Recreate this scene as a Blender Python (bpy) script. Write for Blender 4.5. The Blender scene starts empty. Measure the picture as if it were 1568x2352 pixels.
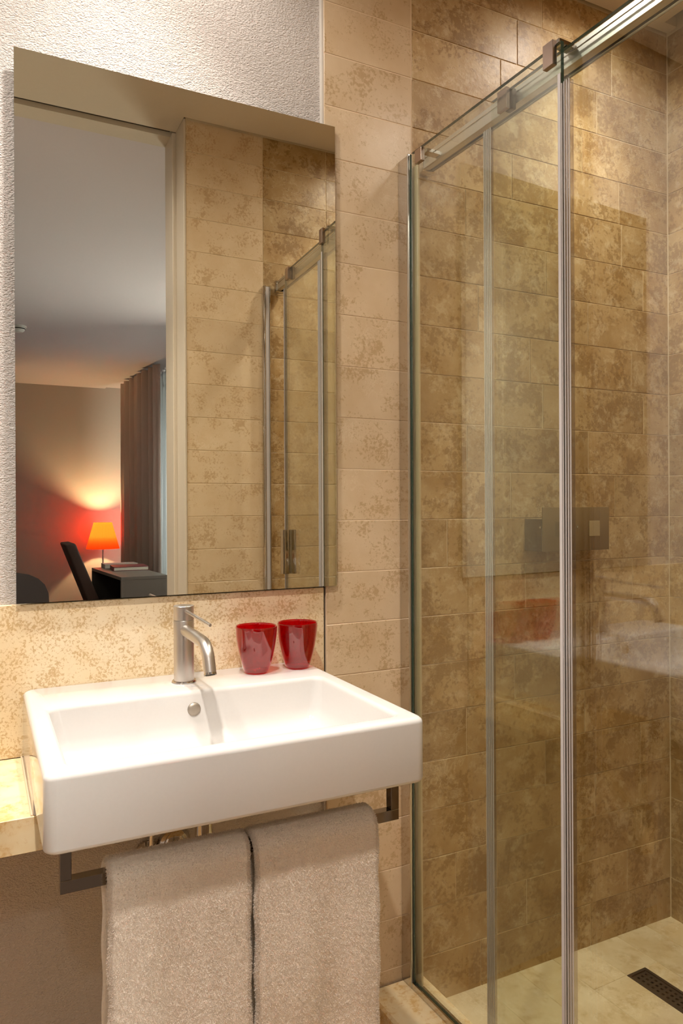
import bpy, bmesh, math, random
import numpy as np
from mathutils import Vector, Matrix
random.seed(7)
rng = np.random.default_rng(7)
sc = bpy.context.scene
C = sc.collection
H = 1.32                                   # eye height above the bathroom floor

# ------------------------------------------------------------------ camera
A = math.radians(26.35)                    # heading to the right of the mirror wall's normal
ROLL = 0.0047
cam_d = bpy.data.cameras.new('camera')
cam = bpy.data.objects.new('camera', cam_d)
C.objects.link(cam)
cam_d.sensor_fit = 'HORIZONTAL'
cam_d.sensor_width = 36.0
cam_d.lens = 1682.0 / 1568.0 * 36.0
cam_d.shift_y = -11.0 / 1568.0
cam_d.clip_start = 0.02
_F = Vector((math.sin(A), math.cos(A), 0))
_R = Vector((math.cos(A), -math.sin(A), 0))
_U = Vector((0, 0, 1))
_c, _s = math.cos(ROLL), math.sin(ROLL)
_R2 = _R * _c - _U * _s
_U2 = _R * _s + _U * _c
m = Matrix((_R2, _U2, -_F)).transposed().to_4x4()
m.translation = (0, 0, H)
cam.matrix_world = m
sc.camera = cam

# ------------------------------------------------------------------ world
w = bpy.data.worlds.new('sky')
sc.world = w
w.use_nodes = True
w.node_tree.nodes['Background'].inputs[0].default_value = (0.55, 0.70, 0.95, 1)
w.node_tree.nodes['Background'].inputs[1].default_value = 1.0

# ------------------------------------------------------------------ exposure, light paths
sc.view_settings.view_transform = 'Standard'
sc.view_settings.look = 'None'
sc.view_settings.gamma = 1.0
sc.view_settings.use_curve_mapping = False
sc.view_settings.exposure = 0.45
cy = sc.cycles
cy.max_bounces = 7
cy.diffuse_bounces = 3
cy.glossy_bounces = 4
cy.adaptive_threshold = 0.1
cy.adaptive_min_samples = 16
cy.transmission_bounces = 4
cy.transparent_max_bounces = 24
cy.sample_clamp_indirect = 6.0

CEIL = H + 1.486
YW = 1.62                                  # tile face of the mirror wall
YP = 1.634                                 # plaster face of the mirror wall
YO = 0.45                                  # tiled wall opposite the mirror
YB = 0.21                                  # bedroom face of that wall
XR = 1.96                                  # far shower wall
XL = -1.30                                 # wall left of the basin, out of view

def spot(name, loc, energy, angle, blend, col, rad=0.03, target=None):
    d = bpy.data.lights.new(name, 'SPOT')
    d.energy = energy
    d.spot_size = math.radians(angle)
    d.spot_blend = blend
    d.color = col
    d.shadow_soft_size = rad
    o = bpy.data.objects.new(name, d)
    C.objects.link(o)
    o.location = loc
    if target is not None:
        o.rotation_euler = (Vector(target) - Vector(loc)).to_track_quat('-Z', 'Y').to_euler()
    return o

WARM = (1.0, 0.935, 0.85)
# each downlight: its beam, and the wide spill round it
DOWNLIGHTS = {'basin': ((0.29, 1.34), 40, 88, 1.0, 13, 0.03), 'basin_left': ((-0.32, 1.34), 32, 88, 1.0, 12, 0.03),
              'shower': ((1.56, 1.36), 32, 96, 1.0, 6, 0.04), 'shower_far': ((1.46, 0.72), 34, 96, 1.0, 6, 0.04),
              'door': ((0.0, 0.60), 116, 96, 1.0, 15, 0.03), 'hall_fill': ((-0.3, -1.2), 30, 140, 0.8, 13, 0.30)}  # the last is an unseen fill lamp, added to brighten the lower plaster
for _n, (_p, _e, _a, _b, _sp, _r) in DOWNLIGHTS.items():
    spot(_n + '_beam', (_p[0], _p[1], CEIL - 0.02), _e, _a, _b, WARM, _r)
    spot(_n + '_spill', (_p[0], _p[1], CEIL - 0.022), _sp, 172, 0.6, WARM, 0.04)
# daylight outside the bedroom window
ad = bpy.data.lights.new('window_daylight', 'AREA')
ad.shape = 'RECTANGLE'
ad.size = 3.6
ad.size_y = 2.4
ad.energy = 290
ad.color = (1.0, 0.97, 0.95)
ao = bpy.data.objects.new('window_daylight', ad)
C.objects.link(ao)
ao.location = (2.75, -3.3, 1.6)
ao.rotation_euler = (0, math.radians(90), 0)

# ------------------------------------------------------------------ material helpers
def srgb(r, g, b):
    f = lambda c: (c / 255 / 12.92) if c / 255 <= 0.04045 else ((c / 255 + 0.055) / 1.055) ** 2.4
    return (f(r), f(g), f(b), 1.0)

def new_mat(name):
    mt = bpy.data.materials.new(name)
    mt.use_nodes = True
    nt = mt.node_tree
    bs = nt.nodes['Principled BSDF']
    return mt, nt, bs

def plain(name, col, rough=0.5, metal=0.0, spec=0.5, bump=0.0, bscale=200.0, aniso=0.0, var=0.0):
    mt, nt, bs = new_mat(name)
    bs.inputs['Base Color'].default_value = col
    bs.inputs['Roughness'].default_value = rough
    bs.inputs['Metallic'].default_value = metal
    bs.inputs['Specular IOR Level'].default_value = spec
    if aniso:
        bs.inputs['Anisotropic'].default_value = aniso
    tc = nt.nodes.new('ShaderNodeTexCoord')
    nz = nt.nodes.new('ShaderNodeTexNoise')
    nz.inputs['Scale'].default_value = bscale
    nz.inputs['Detail'].default_value = 3
    nt.links.new(tc.outputs['Object'], nz.inputs['Vector'])
    if bump > 0:
        bp = nt.nodes.new('ShaderNodeBump')
        bp.inputs['Strength'].default_value = bump
        bp.inputs['Distance'].default_value = 0.002
        nt.links.new(nz.outputs['Fac'], bp.inputs['Height'])
        nt.links.new(bp.outputs['Normal'], bs.inputs['Normal'])
    mx = nt.nodes.new('ShaderNodeMix')
    mx.data_type = 'RGBA'
    v = max(var, 0.02)
    mx.inputs[6].default_value = tuple(c * (1 - v) for c in col[:3]) + (1,)
    mx.inputs[7].default_value = tuple(min(1, c * (1 + v)) for c in col[:3]) + (1,)
    nt.links.new(nz.outputs['Fac'], mx.inputs[0])
    nt.links.new(mx.outputs[2], bs.inputs['Base Color'])
    return mt

def ramp(nt, fac, stops):
    r = nt.nodes.new('ShaderNodeValToRGB')
    el = r.color_ramp.elements
    el[0].position, el[0].color = stops[0]
    el[1].position, el[1].color = stops[-1]
    for p, c in stops[1:-1]:
        e = el.new(p)
        e.color = c
    nt.links.new(fac, r.inputs[0])
    return r

def noise(nt, vec, scale, detail=4, rough=0.55, dist=0.0):
    n = nt.nodes.new('ShaderNodeTexNoise')
    n.inputs['Scale'].default_value = scale
    n.inputs['Detail'].default_value = detail
    n.inputs['Roughness'].default_value = rough
    n.inputs['Distortion'].default_value = dist
    nt.links.new(vec, n.inputs['Vector'])
    return n

def mathn(nt, op, a, b=None, clamp=False):
    n = nt.nodes.new('ShaderNodeMath')
    n.operation = op
    n.use_clamp = clamp
    for i, v in enumerate((a, b)):
        if v is None:
            continue
        if isinstance(v, (int, float)):
            n.inputs[i].default_value = v
        else:
            nt.links.new(v, n.inputs[i])
    return n.outputs[0]

def mixc(nt, fac, a, b, mode='MIX'):
    n = nt.nodes.new('ShaderNodeMix')
    n.data_type = 'RGBA'
    n.blend_type = mode
    for idx, v in ((0, fac), (6, a), (7, b)):
        if isinstance(v, (tuple, list)):
            n.inputs[idx].default_value = v
        elif isinstance(v, (int, float)):
            n.inputs[idx].default_value = v
        else:
            nt.links.new(v, n.inputs[idx])
    return n.outputs[2]

def stone(name, light, mid, spot_c, vein, spot_scale=42.0, spot_lo=0.54, spot_hi=0.60, cluster=5.0,
          cloud=4.0, rough=0.35, bump=0.25, var=0.16, chalk=0.0, spot_amt=0.85, cl_amt=0.75):
    mt, nt, bs = new_mat(name)
    tc = nt.nodes.new('ShaderNodeTexCoord')
    oi = nt.nodes.new('ShaderNodeObjectInfo')
    add = nt.nodes.new('ShaderNodeVectorMath')
    add.operation = 'ADD'
    sc_ = nt.nodes.new('ShaderNodeVectorMath')
    sc_.operation = 'SCALE'
    sc_.inputs[0].default_value = (17.3, 9.1, 23.7)
    nt.links.new(oi.outputs['Random'], sc_.inputs['Scale'])
    nt.links.new(tc.outputs['Object'], add.inputs[0])
    nt.links.new(sc_.outputs[0], add.inputs[1])
    v = add.outputs[0]
    cl = noise(nt, v, cloud, 3, 0.6)
    base = mixc(nt, ramp(nt, cl.outputs['Fac'], [(0.35, (0, 0, 0, 1)), (0.68, (1, 1, 1, 1))]).outputs[0], light, mid)
    # clustered brown specks
    sp = noise(nt, v, spot_scale, 4, 0.66, 0.2)
    cu = noise(nt, v, cluster, 2, 0.55)
    s = mathn(nt, 'ADD', sp.outputs['Fac'], mathn(nt, 'MULTIPLY', mathn(nt, 'SUBTRACT', cu.outputs['Fac'], 0.5), cl_amt))
    sm = ramp(nt, s, [(spot_lo, (0, 0, 0, 1)), (spot_hi, (1, 1, 1, 1))])
    base = mixc(nt, mathn(nt, 'MULTIPLY', sm.outputs[0], spot_amt), base, spot_c)
    # light chalky veins
    ve = noise(nt, v, 22, 4, 0.7, 1.2)
    vd = mathn(nt, 'ABSOLUTE', mathn(nt, 'SUBTRACT', ve.outputs['Fac'], 0.5))
    vm = ramp(nt, vd, [(0.0, (1, 1, 1, 1)), (0.022, (0, 0, 0, 1))])
    vg = ramp(nt, noise(nt, v, 6, 2).outputs['Fac'], [(0.5, (0, 0, 0, 1)), (0.66, (1, 1, 1, 1))])
    base = mixc(nt, mathn(nt, 'MULTIPLY', mathn(nt, 'MULTIPLY', vm.outputs[0], vg.outputs[0]), 0.55), base, vein)
    if chalk > 0:
        ck = noise(nt, v, 18, 6, 0.8, 0.3)
        cm = ramp(nt, ck.outputs['Fac'], [(0.525, (0, 0, 0, 1)), (0.62, (1, 1, 1, 1))])
        base = mixc(nt, mathn(nt, 'MULTIPLY', cm.outputs[0], chalk), base, vein)
    # each piece a little lighter or darker
    k = mathn(nt, 'ADD', mathn(nt, 'MULTIPLY', oi.outputs['Random'], 2 * var), 1 - var)
    cmb = nt.nodes.new('ShaderNodeCombineColor')
    for i in range(3):
        nt.links.new(k, cmb.inputs[i])
    base = mixc(nt, 1.0, base, cmb.outputs[0], 'MULTIPLY')
    nt.links.new(base, bs.inputs['Base Color'])
    bs.inputs['Roughness'].default_value = rough
    bs.inputs['Specular IOR Level'].default_value = 0.35
    bp = nt.nodes.new('ShaderNodeBump')
    bp.inputs['Strength'].default_value = bump
    bp.inputs['Distance'].default_value = 0.003
    hb = noise(nt, v, 45, 3, 0.65).outputs['Fac']
    nt.links.new(hb, bp.inputs['Height'])
    nt.links.new(bp.outputs['Normal'], bs.inputs['Normal'])
    return mt

def plaster(name, col, strength=0.9, scale=250.0, dist=0.003):
    mt, nt, bs = new_mat(name)
    tc = nt.nodes.new('ShaderNodeTexCoord')
    mp = nt.nodes.new('ShaderNodeMapping')
    mp.inputs['Rotation'].default_value = (0, math.radians(38), 0)
    mp.inputs['Scale'].default_value = (1.0, 1.0, 1.5)
    nt.links.new(tc.outputs['Object'], mp.inputs[0])
    v = mp.outputs[0]
    n1 = noise(nt, v, scale, 2, 0.5, 0.15)
    n2 = noise(nt, v, scale * 0.32, 3, 0.5)
    r = ramp(nt, n1.outputs['Fac'], [(0.28, (0, 0, 0, 1)), (0.62, (1, 1, 1, 1))])
    hgt = mathn(nt, 'ADD', r.outputs[0], mathn(nt, 'MULTIPLY', n2.outputs['Fac'], 0.9))
    bp = nt.nodes.new('ShaderNodeBump')
    bp.inputs['Strength'].default_value = strength
    bp.inputs['Distance'].default_value = dist
    nt.links.new(hgt, bp.inputs['Height'])
    nt.links.new(bp.outputs['Normal'], bs.inputs['Normal'])
    c2 = tuple(c * 0.93 for c in col[:3]) + (1,)
    nt.links.new(mixc(nt, n2.outputs['Fac'], col, c2), bs.inputs['Base Color'])
    bs.inputs['Roughness'].default_value = 0.92
    bs.inputs['Specular IOR Level'].default_value = 0.1
    return mt

def glass(name, tint, refl=1.0, rough=0.0, gcol=(1, 1, 1, 1)):
    """thin clear sheet: tinted transparency with a Fresnel reflection"""
    mt, nt, bs = new_mat(name)
    nt.nodes.remove(bs)
    out = nt.nodes['Material Output']
    tr = nt.nodes.new('ShaderNodeBsdfTransparent')
    tr.inputs[0].default_value = tint
    gl = nt.nodes.new('ShaderNodeBsdfGlossy')
    gl.inputs['Color'].default_value = gcol
    gl.inputs['Roughness'].default_value = rough
    ge = nt.nodes.new('ShaderNodeNewGeometry')
    dt = nt.nodes.new('ShaderNodeVectorMath')
    dt.operation = 'DOT_PRODUCT'
    nt.links.new(ge.outputs['Incoming'], dt.inputs[0])
    nt.links.new(ge.outputs['Normal'], dt.inputs[1])
    cs = mathn(nt, 'ABSOLUTE', dt.outputs['Value'])
    k = mathn(nt, 'POWER', mathn(nt, 'SUBTRACT', 1.0, cs, True), 5.0)
    fr = mathn(nt, 'ADD', mathn(nt, 'MULTIPLY', k, 0.957), 0.043)
    fr = mathn(nt, 'MULTIPLY', fr, refl, True)
    mx = nt.nodes.new('ShaderNodeMixShader')
    nt.links.new(fr, mx.inputs[0])
    nt.links.new(tr.outputs[0], mx.inputs[1])
    nt.links.new(gl.outputs[0], mx.inputs[2])
    nt.links.new(mx.outputs[0], out.inputs['Surface'])
    return mt

M = {}
M['pale_stone'] = stone('pale_limestone', srgb(217, 193, 160), srgb(208, 181, 145), srgb(176, 143, 98), srgb(232, 214, 186),
                        spot_scale=120, spot_lo=0.555, spot_hi=0.66, cluster=13, cl_amt=0.8, cloud=9, rough=0.30, bump=0.10, var=0.05, spot_amt=0.6)
M['splash_stone'] = stone('speckled_limestone', srgb(232, 214, 182), srgb(226, 203, 163), srgb(192, 157, 106), srgb(240, 228, 204),
                          spot_scale=165, spot_lo=0.50, spot_hi=0.60, cluster=26, cl_amt=0.45, cloud=9, rough=0.38, bump=0.08, var=0.0, spot_amt=0.75)
M['shower_stone'] = stone('brown_limestone', srgb(190, 161, 116), srgb(164, 129, 79), srgb(132, 97, 51), srgb(222, 202, 166),
                          spot_scale=75, spot_lo=0.50, spot_hi=0.60, cluster=11, cl_amt=0.9, cloud=8, rough=0.42, bump=0.26, var=0.08, chalk=0.40, spot_amt=0.6)
M['floor_stone'] = stone('floor_limestone', srgb(226, 207, 170), srgb(206, 182, 140), srgb(182, 153, 106), srgb(238, 224, 194),
                         spot_scale=34, spot_lo=0.50, spot_hi=0.70, cluster=9, cloud=8, rough=0.4, bump=0.15, var=0.06, chalk=0.35, spot_amt=0.6)
M['sill_stone'] = stone('golden_limestone', srgb(241, 222, 184), srgb(234, 205, 152), srgb(214, 168, 98), srgb(246, 234, 208),
                        spot_scale=60, spot_lo=0.50, spot_hi=0.66, cluster=14, cloud=14, rough=0.3, bump=0.06, var=0.0, spot_amt=0.7)
M['grout'] = plain('pale_grout', srgb(226, 206, 172), 0.9, bump=0.2)
M['grout_pale'] = plain('fine_pale_grout', srgb(226, 201, 170), 0.8)
M['plaster'] = plaster('rough_plaster', srgb(212, 203, 197), strength=0.75)
M['white_paint'] = plain('white_paint', srgb(214, 206, 196), 0.7, bump=0.05, bscale=90)
M['frame_paint'] = plain('cream_lacquer', srgb(208, 194, 176), 0.4)
M['ceiling_paint'] = plain('ceiling_paint', srgb(206, 192, 172), 0.85, bump=0.05, bscale=60)
M['void'] = plain('dark_void', srgb(48, 42, 36), 0.9)
M['ceramic'] = plain('white_ceramic', srgb(212, 208, 205), 0.07, spec=0.55)
M['chrome'] = plain('polished_chrome', srgb(205, 200, 194), 0.06, metal=1.0)
M['steel'] = plain('brushed_steel', srgb(216, 210, 204), 0.33, metal=1.0, aniso=0.5, bump=0.03, bscale=500)
M['matt_steel'] = plain('matt_steel', srgb(170, 160, 148), 0.5, metal=0.9)
M['dimmed_chrome'] = plain('dimmed_chrome', srgb(140, 132, 124), 0.07, metal=1.0)  # chrome with the dark reflection of the room put into its tint
M['pale_profile'] = plain('pale_profile', srgb(196, 180, 146), 0.4, metal=0.2)
M['clip_steel'] = plain('clip_steel', srgb(168, 150, 138), 0.22, metal=1.0)  # steel browned: the room's reflection is put into its colour
M['satin'] = plain('satin_aluminium', srgb(204, 203, 198), 0.30, metal=1.0, aniso=0.4)
M['dark_metal'] = plain('dark_grille', srgb(92, 84, 76), 0.45, metal=0.8)
M['black'] = plain('black_hole', srgb(22, 19, 16), 0.9)
M['mirror'] = plain('silvered_glass', (0.80, 0.80, 0.715, 1), 0.0, metal=1.0)
M['mirror_edge'] = plain('green_glass_edge', srgb(92, 118, 104), 0.15)
M['glass'] = glass('clear_glass', (0.95, 0.97, 0.93, 1), 1.8)
M['glass_edge'] = plain('dark_green_glass_edge', srgb(52, 72, 62), 0.08, spec=0.8)
M['seal'] = glass('clear_plastic_seal', (0.80, 0.78, 0.79, 1), 2.6, 0.12)
M['seal_rib'] = plain('milky_plastic_rib', srgb(196, 190, 190), 0.25)
M['red_glass'] = glass('red_glass', (0.80, 0.05, 0.075, 1), 2.0)
M['red_base'] = glass('thick_red_glass', (0.80, 0.035, 0.05, 1), 1.6)
M['towel'] = plain('beige_terry', srgb(240, 228, 214), 0.95, spec=0.05, bump=0.9, bscale=420, var=0.08)
M['towel'].node_tree.nodes['Principled BSDF'].inputs['Sheen Weight'].default_value = 0.8
M['towel'].node_tree.nodes['Principled BSDF'].inputs['Sheen Roughness'].default_value = 0.6
mt, nt, bs = new_mat('terry_loops')
nt.nodes.remove(bs)
tl = nt.nodes.new('ShaderNodeBsdfTranslucent')
df = nt.nodes.new('ShaderNodeBsdfDiffuse')
tcn = nt.nodes.new('ShaderNodeTexCoord')
wv = noise(nt, tcn.outputs['Object'], 60, 2)
tcol = mixc(nt, wv.outputs['Fac'], srgb(248, 240, 232), srgb(243, 233, 223))
nt.links.new(tcol, tl.inputs[0]); nt.links.new(tcol, df.inputs[0])
mx = nt.nodes.new('ShaderNodeMixShader')
mx.inputs[0].default_value = 0.5
nt.links.new(tl.outputs[0], mx.inputs[1]); nt.links.new(df.outputs[0], mx.inputs[2])
nt.links.new(mx.outputs[0], nt.nodes['Material Output'].inputs['Surface'])
M['terry'] = mt
M['mark'] = plain('blue_print', srgb(120, 140, 180), 0.4)
M['control'] = plain('bronzed_steel', srgb(138, 114, 78), 0.4, metal=0.35)
M['control_dark'] = plain('bronzed_steel_dark', srgb(124, 102, 68), 0.4, metal=0.35)
M['control_light'] = plain('bronzed_steel_light', srgb(182, 164, 128), 0.4, metal=0.35)
# bedroom
M['bed_wall'] = plain('grey_beige_paint', srgb(186, 172, 162), 0.85, bump=0.04)
M['bed_ceil'] = plain('grey_white_paint', srgb(204, 193, 194), 0.9)
M['bed_floor'] = plain('brown_carpet', srgb(110, 92, 78), 0.95, bump=0.4, var=0.1)
M['bath_floor'] = plain('brown_floor', srgb(192, 152, 98), 0.5, var=0.1, bscale=30)
M['curtain'] = plain('taupe_curtain', srgb(218, 198, 188), 0.95, spec=0.05, bump=0.1)
M['dark_fabric'] = plain('dark_brown_fabric', srgb(70, 50, 42), 0.8)
M['grey_fabric'] = plain('charcoal_fabric', srgb(88, 82, 84), 0.9)
M['desk'] = plain('grey_lacquer', srgb(118, 108, 100), 0.5)
M['desk_dark'] = plain('dark_wood', srgb(52, 44, 38), 0.5)
M['book_grey'] = plain('grey_cover', srgb(190, 180, 172), 0.6)
M['book_red'] = plain('dark_red_cover', srgb(120, 42, 50), 0.5)
M['paper'] = plain('paper', srgb(226, 218, 204), 0.9)
M['white_plastic'] = plain('white_plastic', srgb(228, 226, 222), 0.5)
mt, nt, bs = new_mat('sheer_fabric')
tl = nt.nodes.new('ShaderNodeBsdfTranslucent')
tl.inputs[0].default_value = (0.78, 0.80, 0.82, 1)
df = nt.nodes.new('ShaderNodeBsdfDiffuse')
df.inputs[0].default_value = (0.6, 0.6, 0.6, 1)
mx = nt.nodes.new('ShaderNodeMixShader')
mx.inputs[0].default_value = 0.4
nt.links.new(tl.outputs[0], mx.inputs[1]); nt.links.new(df.outputs[0], mx.inputs[2])
nt.links.new(mx.outputs[0], nt.nodes['Material Output'].inputs['Surface'])
M['sheer'] = mt
mt, nt, bs = new_mat('red_lampshade_fabric')
tl = nt.nodes.new('ShaderNodeBsdfTranslucent')
tcn = nt.nodes.new('ShaderNodeTexCoord')
wv = noise(nt, tcn.outputs['Object'], 300, 2)
nt.links.new(mixc(nt, wv.outputs['Fac'], (0.42, 0.022, 0.003, 1), (0.38, 0.018, 0.002, 1)), tl.inputs[0])
df = nt.nodes.new('ShaderNodeBsdfDiffuse')
df.inputs[0].default_value = (0.5, 0.03, 0.006, 1)
mx = nt.nodes.new('ShaderNodeMixShader')
mx.inputs[0].default_value = 0.25
nt.links.new(tl.outputs[0], mx.inputs[1]); nt.links.new(df.outputs[0], mx.inputs[2])
nt.links.new(mx.outputs[0], nt.nodes['Material Output'].inputs['Surface'])
M['shade'] = mt
def emit(name, col, st):
    mt, nt, bs = new_mat(name)
    bs.inputs['Base Color'].default_value = (0.8, 0.8, 0.8, 1)
    bs.inputs['Emission Color'].default_value = col
    bs.inputs['Emission Strength'].default_value = st
    return mt
M['lens'] = emit('lit_lens', (1, 0.9, 0.75, 1), 6.0)
M['bulb'] = emit('lit_bulb', (1, 0.82, 0.5, 1), 18.0)

# ------------------------------------------------------------------ mesh helpers
def link(name, me, mat, parent=None):
    o = bpy.data.objects.new(name, me)
    C.objects.link(o)
    if mat is not None:
        ms = mat if isinstance(mat, (list, tuple)) else [mat]
        for k in ms:
            me.materials.append(M[k] if isinstance(k, str) else k)
    if parent is not None:
        o.parent = parent
    return o

def finish(bm, name, mat, parent=None, smooth=False, angle=40):
    bmesh.ops.recalc_face_normals(bm, faces=bm.faces[:])
    me = bpy.data.meshes.new(name)
    bm.to_mesh(me)
    bm.free()
    if smooth:
        for p in me.polygons:
            p.use_smooth = True
        me.set_sharp_from_angle(angle=math.radians(angle))
    return link(name, me, mat, parent)

def add_box(bm, x0, x1, y0, y1, z0, z1, bev=0.0, seg=1, mi=0):
    vs = [bm.verts.new(p) for p in ((x0, y0, z0), (x1, y0, z0), (x1, y1, z0), (x0, y1, z0),
                                    (x0, y0, z1), (x1, y0, z1), (x1, y1, z1), (x0, y1, z1))]
    fs = [bm.faces.new([vs[i] for i in f]) for f in ((0, 3, 2, 1), (4, 5, 6, 7), (0, 1, 5, 4), (1, 2, 6, 5), (2, 3, 7, 6), (3, 0, 4, 7))]
    for f in fs:
        f.material_index = mi
    if bev > 0:
        es = set(e for f in fs for e in f.edges)
        bmesh.ops.bevel(bm, geom=list(es), offset=bev, segments=seg, affect='EDGES', profile=0.5)
    return vs

def box(name, x0, x1, y0, y1, z0, z1, mat, parent=None, bev=0.0, seg=1, smooth=False):
    bm = bmesh.new()
    add_box(bm, x0, x1, y0, y1, z0, z1, bev, seg)
    return finish(bm, name, mat, parent, smooth)

def add_lathe(bm, prof, center=(0, 0, 0), n=32, close=False):
    rings = []
    for r, z in prof:
        if r < 1e-6:
            rings.append([bm.verts.new((center[0], center[1], center[2] + z))])
        else:
            rings.append([bm.verts.new((center[0] + r * math.cos(2 * math.pi * i / n), center[1] + r * math.sin(2 * math.pi * i / n), center[2] + z)) for i in range(n)])
    for a, b in zip(rings[:-1], rings[1:]):
        for i in range(n):
            j = (i + 1) % n
            if len(a) == 1 and len(b) == 1:
                continue
            if len(a) == 1:
                bm.faces.new((a[0], b[j], b[i]))
            elif len(b) == 1:
                bm.faces.new((a[i], a[j], b[0]))
            else:
                bm.faces.new((a[i], a[j], b[j], b[i]))

def lathe(name, prof, center, mat, parent=None, n=32, smooth=True, angle=35):
    bm = bmesh.new()
    add_lathe(bm, prof, center, n)
    return finish(bm, name, mat, parent, smooth, angle)

def add_tube(bm, pts, r, n=16, cap=True):
    pts = [Vector(p) for p in pts]
    rs = r if isinstance(r, (list, tuple)) else [r] * len(pts)
    prev = None
    rings = []
    for i, p in enumerate(pts):
        t = (pts[min(i + 1, len(pts) - 1)] - pts[max(i - 1, 0)]).normalized()
        if prev is None:
            up = Vector((0, 0, 1)) if abs(t.z) < 0.9 else Vector((1, 0, 0))
            a = t.cross(up).normalized()
        else:
            a = (prev - t * prev.dot(t)).normalized()
        prev = a
        b = t.cross(a)
        rings.append([bm.verts.new(p + (a * math.cos(2 * math.pi * k / n) + b * math.sin(2 * math.pi * k / n)) * rs[i]) for k in range(n)])
    for a, b in zip(rings[:-1], rings[1:]):
        for i in range(n):
            j = (i + 1) % n
            bm.faces.new((a[i], a[j], b[j], b[i]))
    if cap:
        bm.faces.new(rings[0][::-1])
        bm.faces.new(rings[-1])

def tube(name, pts, r, mat, parent=None, n=16, cap=True):
    bm = bmesh.new()
    add_tube(bm, pts, r, n, cap)
    return finish(bm, name, mat, parent, True, 50)

def thing(name, label, cat, loc=(0, 0, 0), group=None, rotz=0.0):
    o = bpy.data.objects.new(name, None)
    C.objects.link(o)
    o.empty_display_size = 0.05
    o.location = loc
    o.rotation_euler = (0, 0, rotz)
    return tag(o, label, cat, group)

def tag(o, label, cat, group=None):
    o['label'] = label
    o['category'] = cat
    if group:
        o['group'] = group
    return o

def struct(o):
    o['kind'] = 'structure'
    return o

# local builders subtract the thing's location, so parts are modelled in world coordinates and shifted
def shift_children(t):
    L = Vector(t.location)
    Ri = Matrix.Rotation(-t.rotation_euler.z, 4, 'Z')
    done = set()
    for ch in t.children:
        for o in [ch]:
            if o.data is not None and o.data.name not in done:
                o.data.transform(Ri @ Matrix.Translation(-L))
                done.add(o.data.name)
        for g in ch.children:
            if g.data is not None and g.data.name not in done:
                g.data.transform(Ri @ Matrix.Translation(-L))
                done.add(g.data.name)

def Z(r):          # height relative to the eye -> height above the floor
    return H + r

# ------------------------------------------------------------------ the room
struct(box('floor', XL, 1.0, YB, 1.70, -0.10, 0.0, 'bath_floor'))
wall_back = struct(box('wall_back', XL, 0.757, YP, 1.80, 0.0, CEIL + 0.2, 'plaster'))
wall_left = struct(box('wall_left', XL - 0.1, XL, YB, 1.80, 0.0, CEIL + 0.2, 'plaster'))

JOINT0 = Z(-0.0328)
PITCH = 0.1272
ROWS = range(-10, 12)
G = 0.0016          # joint width

def tile_mesh(w, h, t, bev=0.0012):
    bm = bmesh.new()
    add_box(bm, 0, w, 0, t, 0, h, bev)
    bmesh.ops.recalc_face_normals(bm, faces=bm.faces[:])
    me = bpy.data.meshes.new('tile')
    bm.to_mesh(me)
    bm.free()
    return me
_tm = {}
def tile(parent, origin, rz, w, h, mat, t=0.004, proud=0.0005, tilt=0.0):
    """a tile whose face looks along local -Y; origin = lower left corner of the cell on the wall face"""
    key = (round(w, 4), round(h, 4), mat, round(t, 4))
    if key not in _tm:
        _tm[key] = tile_mesh(w - G, h - G, t)
        _tm[key].materials.append(M[mat])
    o = bpy.data.objects.new('tile', _tm[key])
    C.objects.link(o)
    o.parent = parent
    p = random.uniform(-proud, proud)
    off = Matrix.Rotation(rz, 3, 'Z') @ Vector((G / 2, p, G / 2))
    o.location = Vector(origin) + off
    o.rotation_euler = (random.uniform(-tilt, tilt), 0, rz)
    return o

# pilaster: the tiled strip right of the mirror
XP0, XP1 = 0.7595, 0.992
wall_pil = struct(box('wall_pilaster', XP0, 1.012, YW + 0.0008, 1.80, 0.0, CEIL + 0.2, 'grout_pale'))
# right edge of the plaster seen beside the pilaster: a smooth corner bead
struct(box('trim_1', 0.7545, XP0 - 0.0002, YW + 0.001, YP + 0.03, Z(-0.19), CEIL + 0.1, 'white_paint'))
for k in ROWS:
    z0 = JOINT0 + k * PITCH
    z1 = min(z0 + PITCH, CEIL)
    tile(wall_pil, (XP0, YW, z0), 0, 1.010 - XP0, z1 - z0, 'pale_stone', proud=0.0003)

# shower back wall
wall_shower = struct(box('wall_shower_back', 1.0122, XR + 0.1, YW + 0.0016, 1.80, 0.0, CEIL + 0.2, 'grout'))
JX = {11: [1.45, 1.723], 10: [1.359, 1.72], 9: [1.30, 1.66], 8: [1.601], 7: [1.338, 1.75], 6: [1.18, 1.759],
      5: [1.46, 1.85], 4: [1.22, 1.62], 3: [1.40, 1.80], 2: [1.447, 1.85], 1: [1.181, 1.62], 0: [1.33, 1.727],
      -1: [1.116, 1.52], -2: [1.38, 1.799], -3: [1.25, 1.66], -4: [1.34, 1.744], -5: [1.176, 1.60], -6: [1.45, 1.83],
      -7: [1.24, 1.64], -8: [1.139, 1.55], -9: [1.38, 1.771], -10: [1.22, 1.62]}
for k in ROWS:
    z0 = JOINT0 + k * PITCH
    z1 = min(z0 + PITCH, CEIL)
    xs = [1.0125] + JX[k] + [XR]
    for a, b in zip(xs[:-1], xs[1:]):
        tile(wall_shower, (a, YW, z0), 0, b - a, z1 - z0, 'shower_stone', tilt=0.003)

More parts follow.
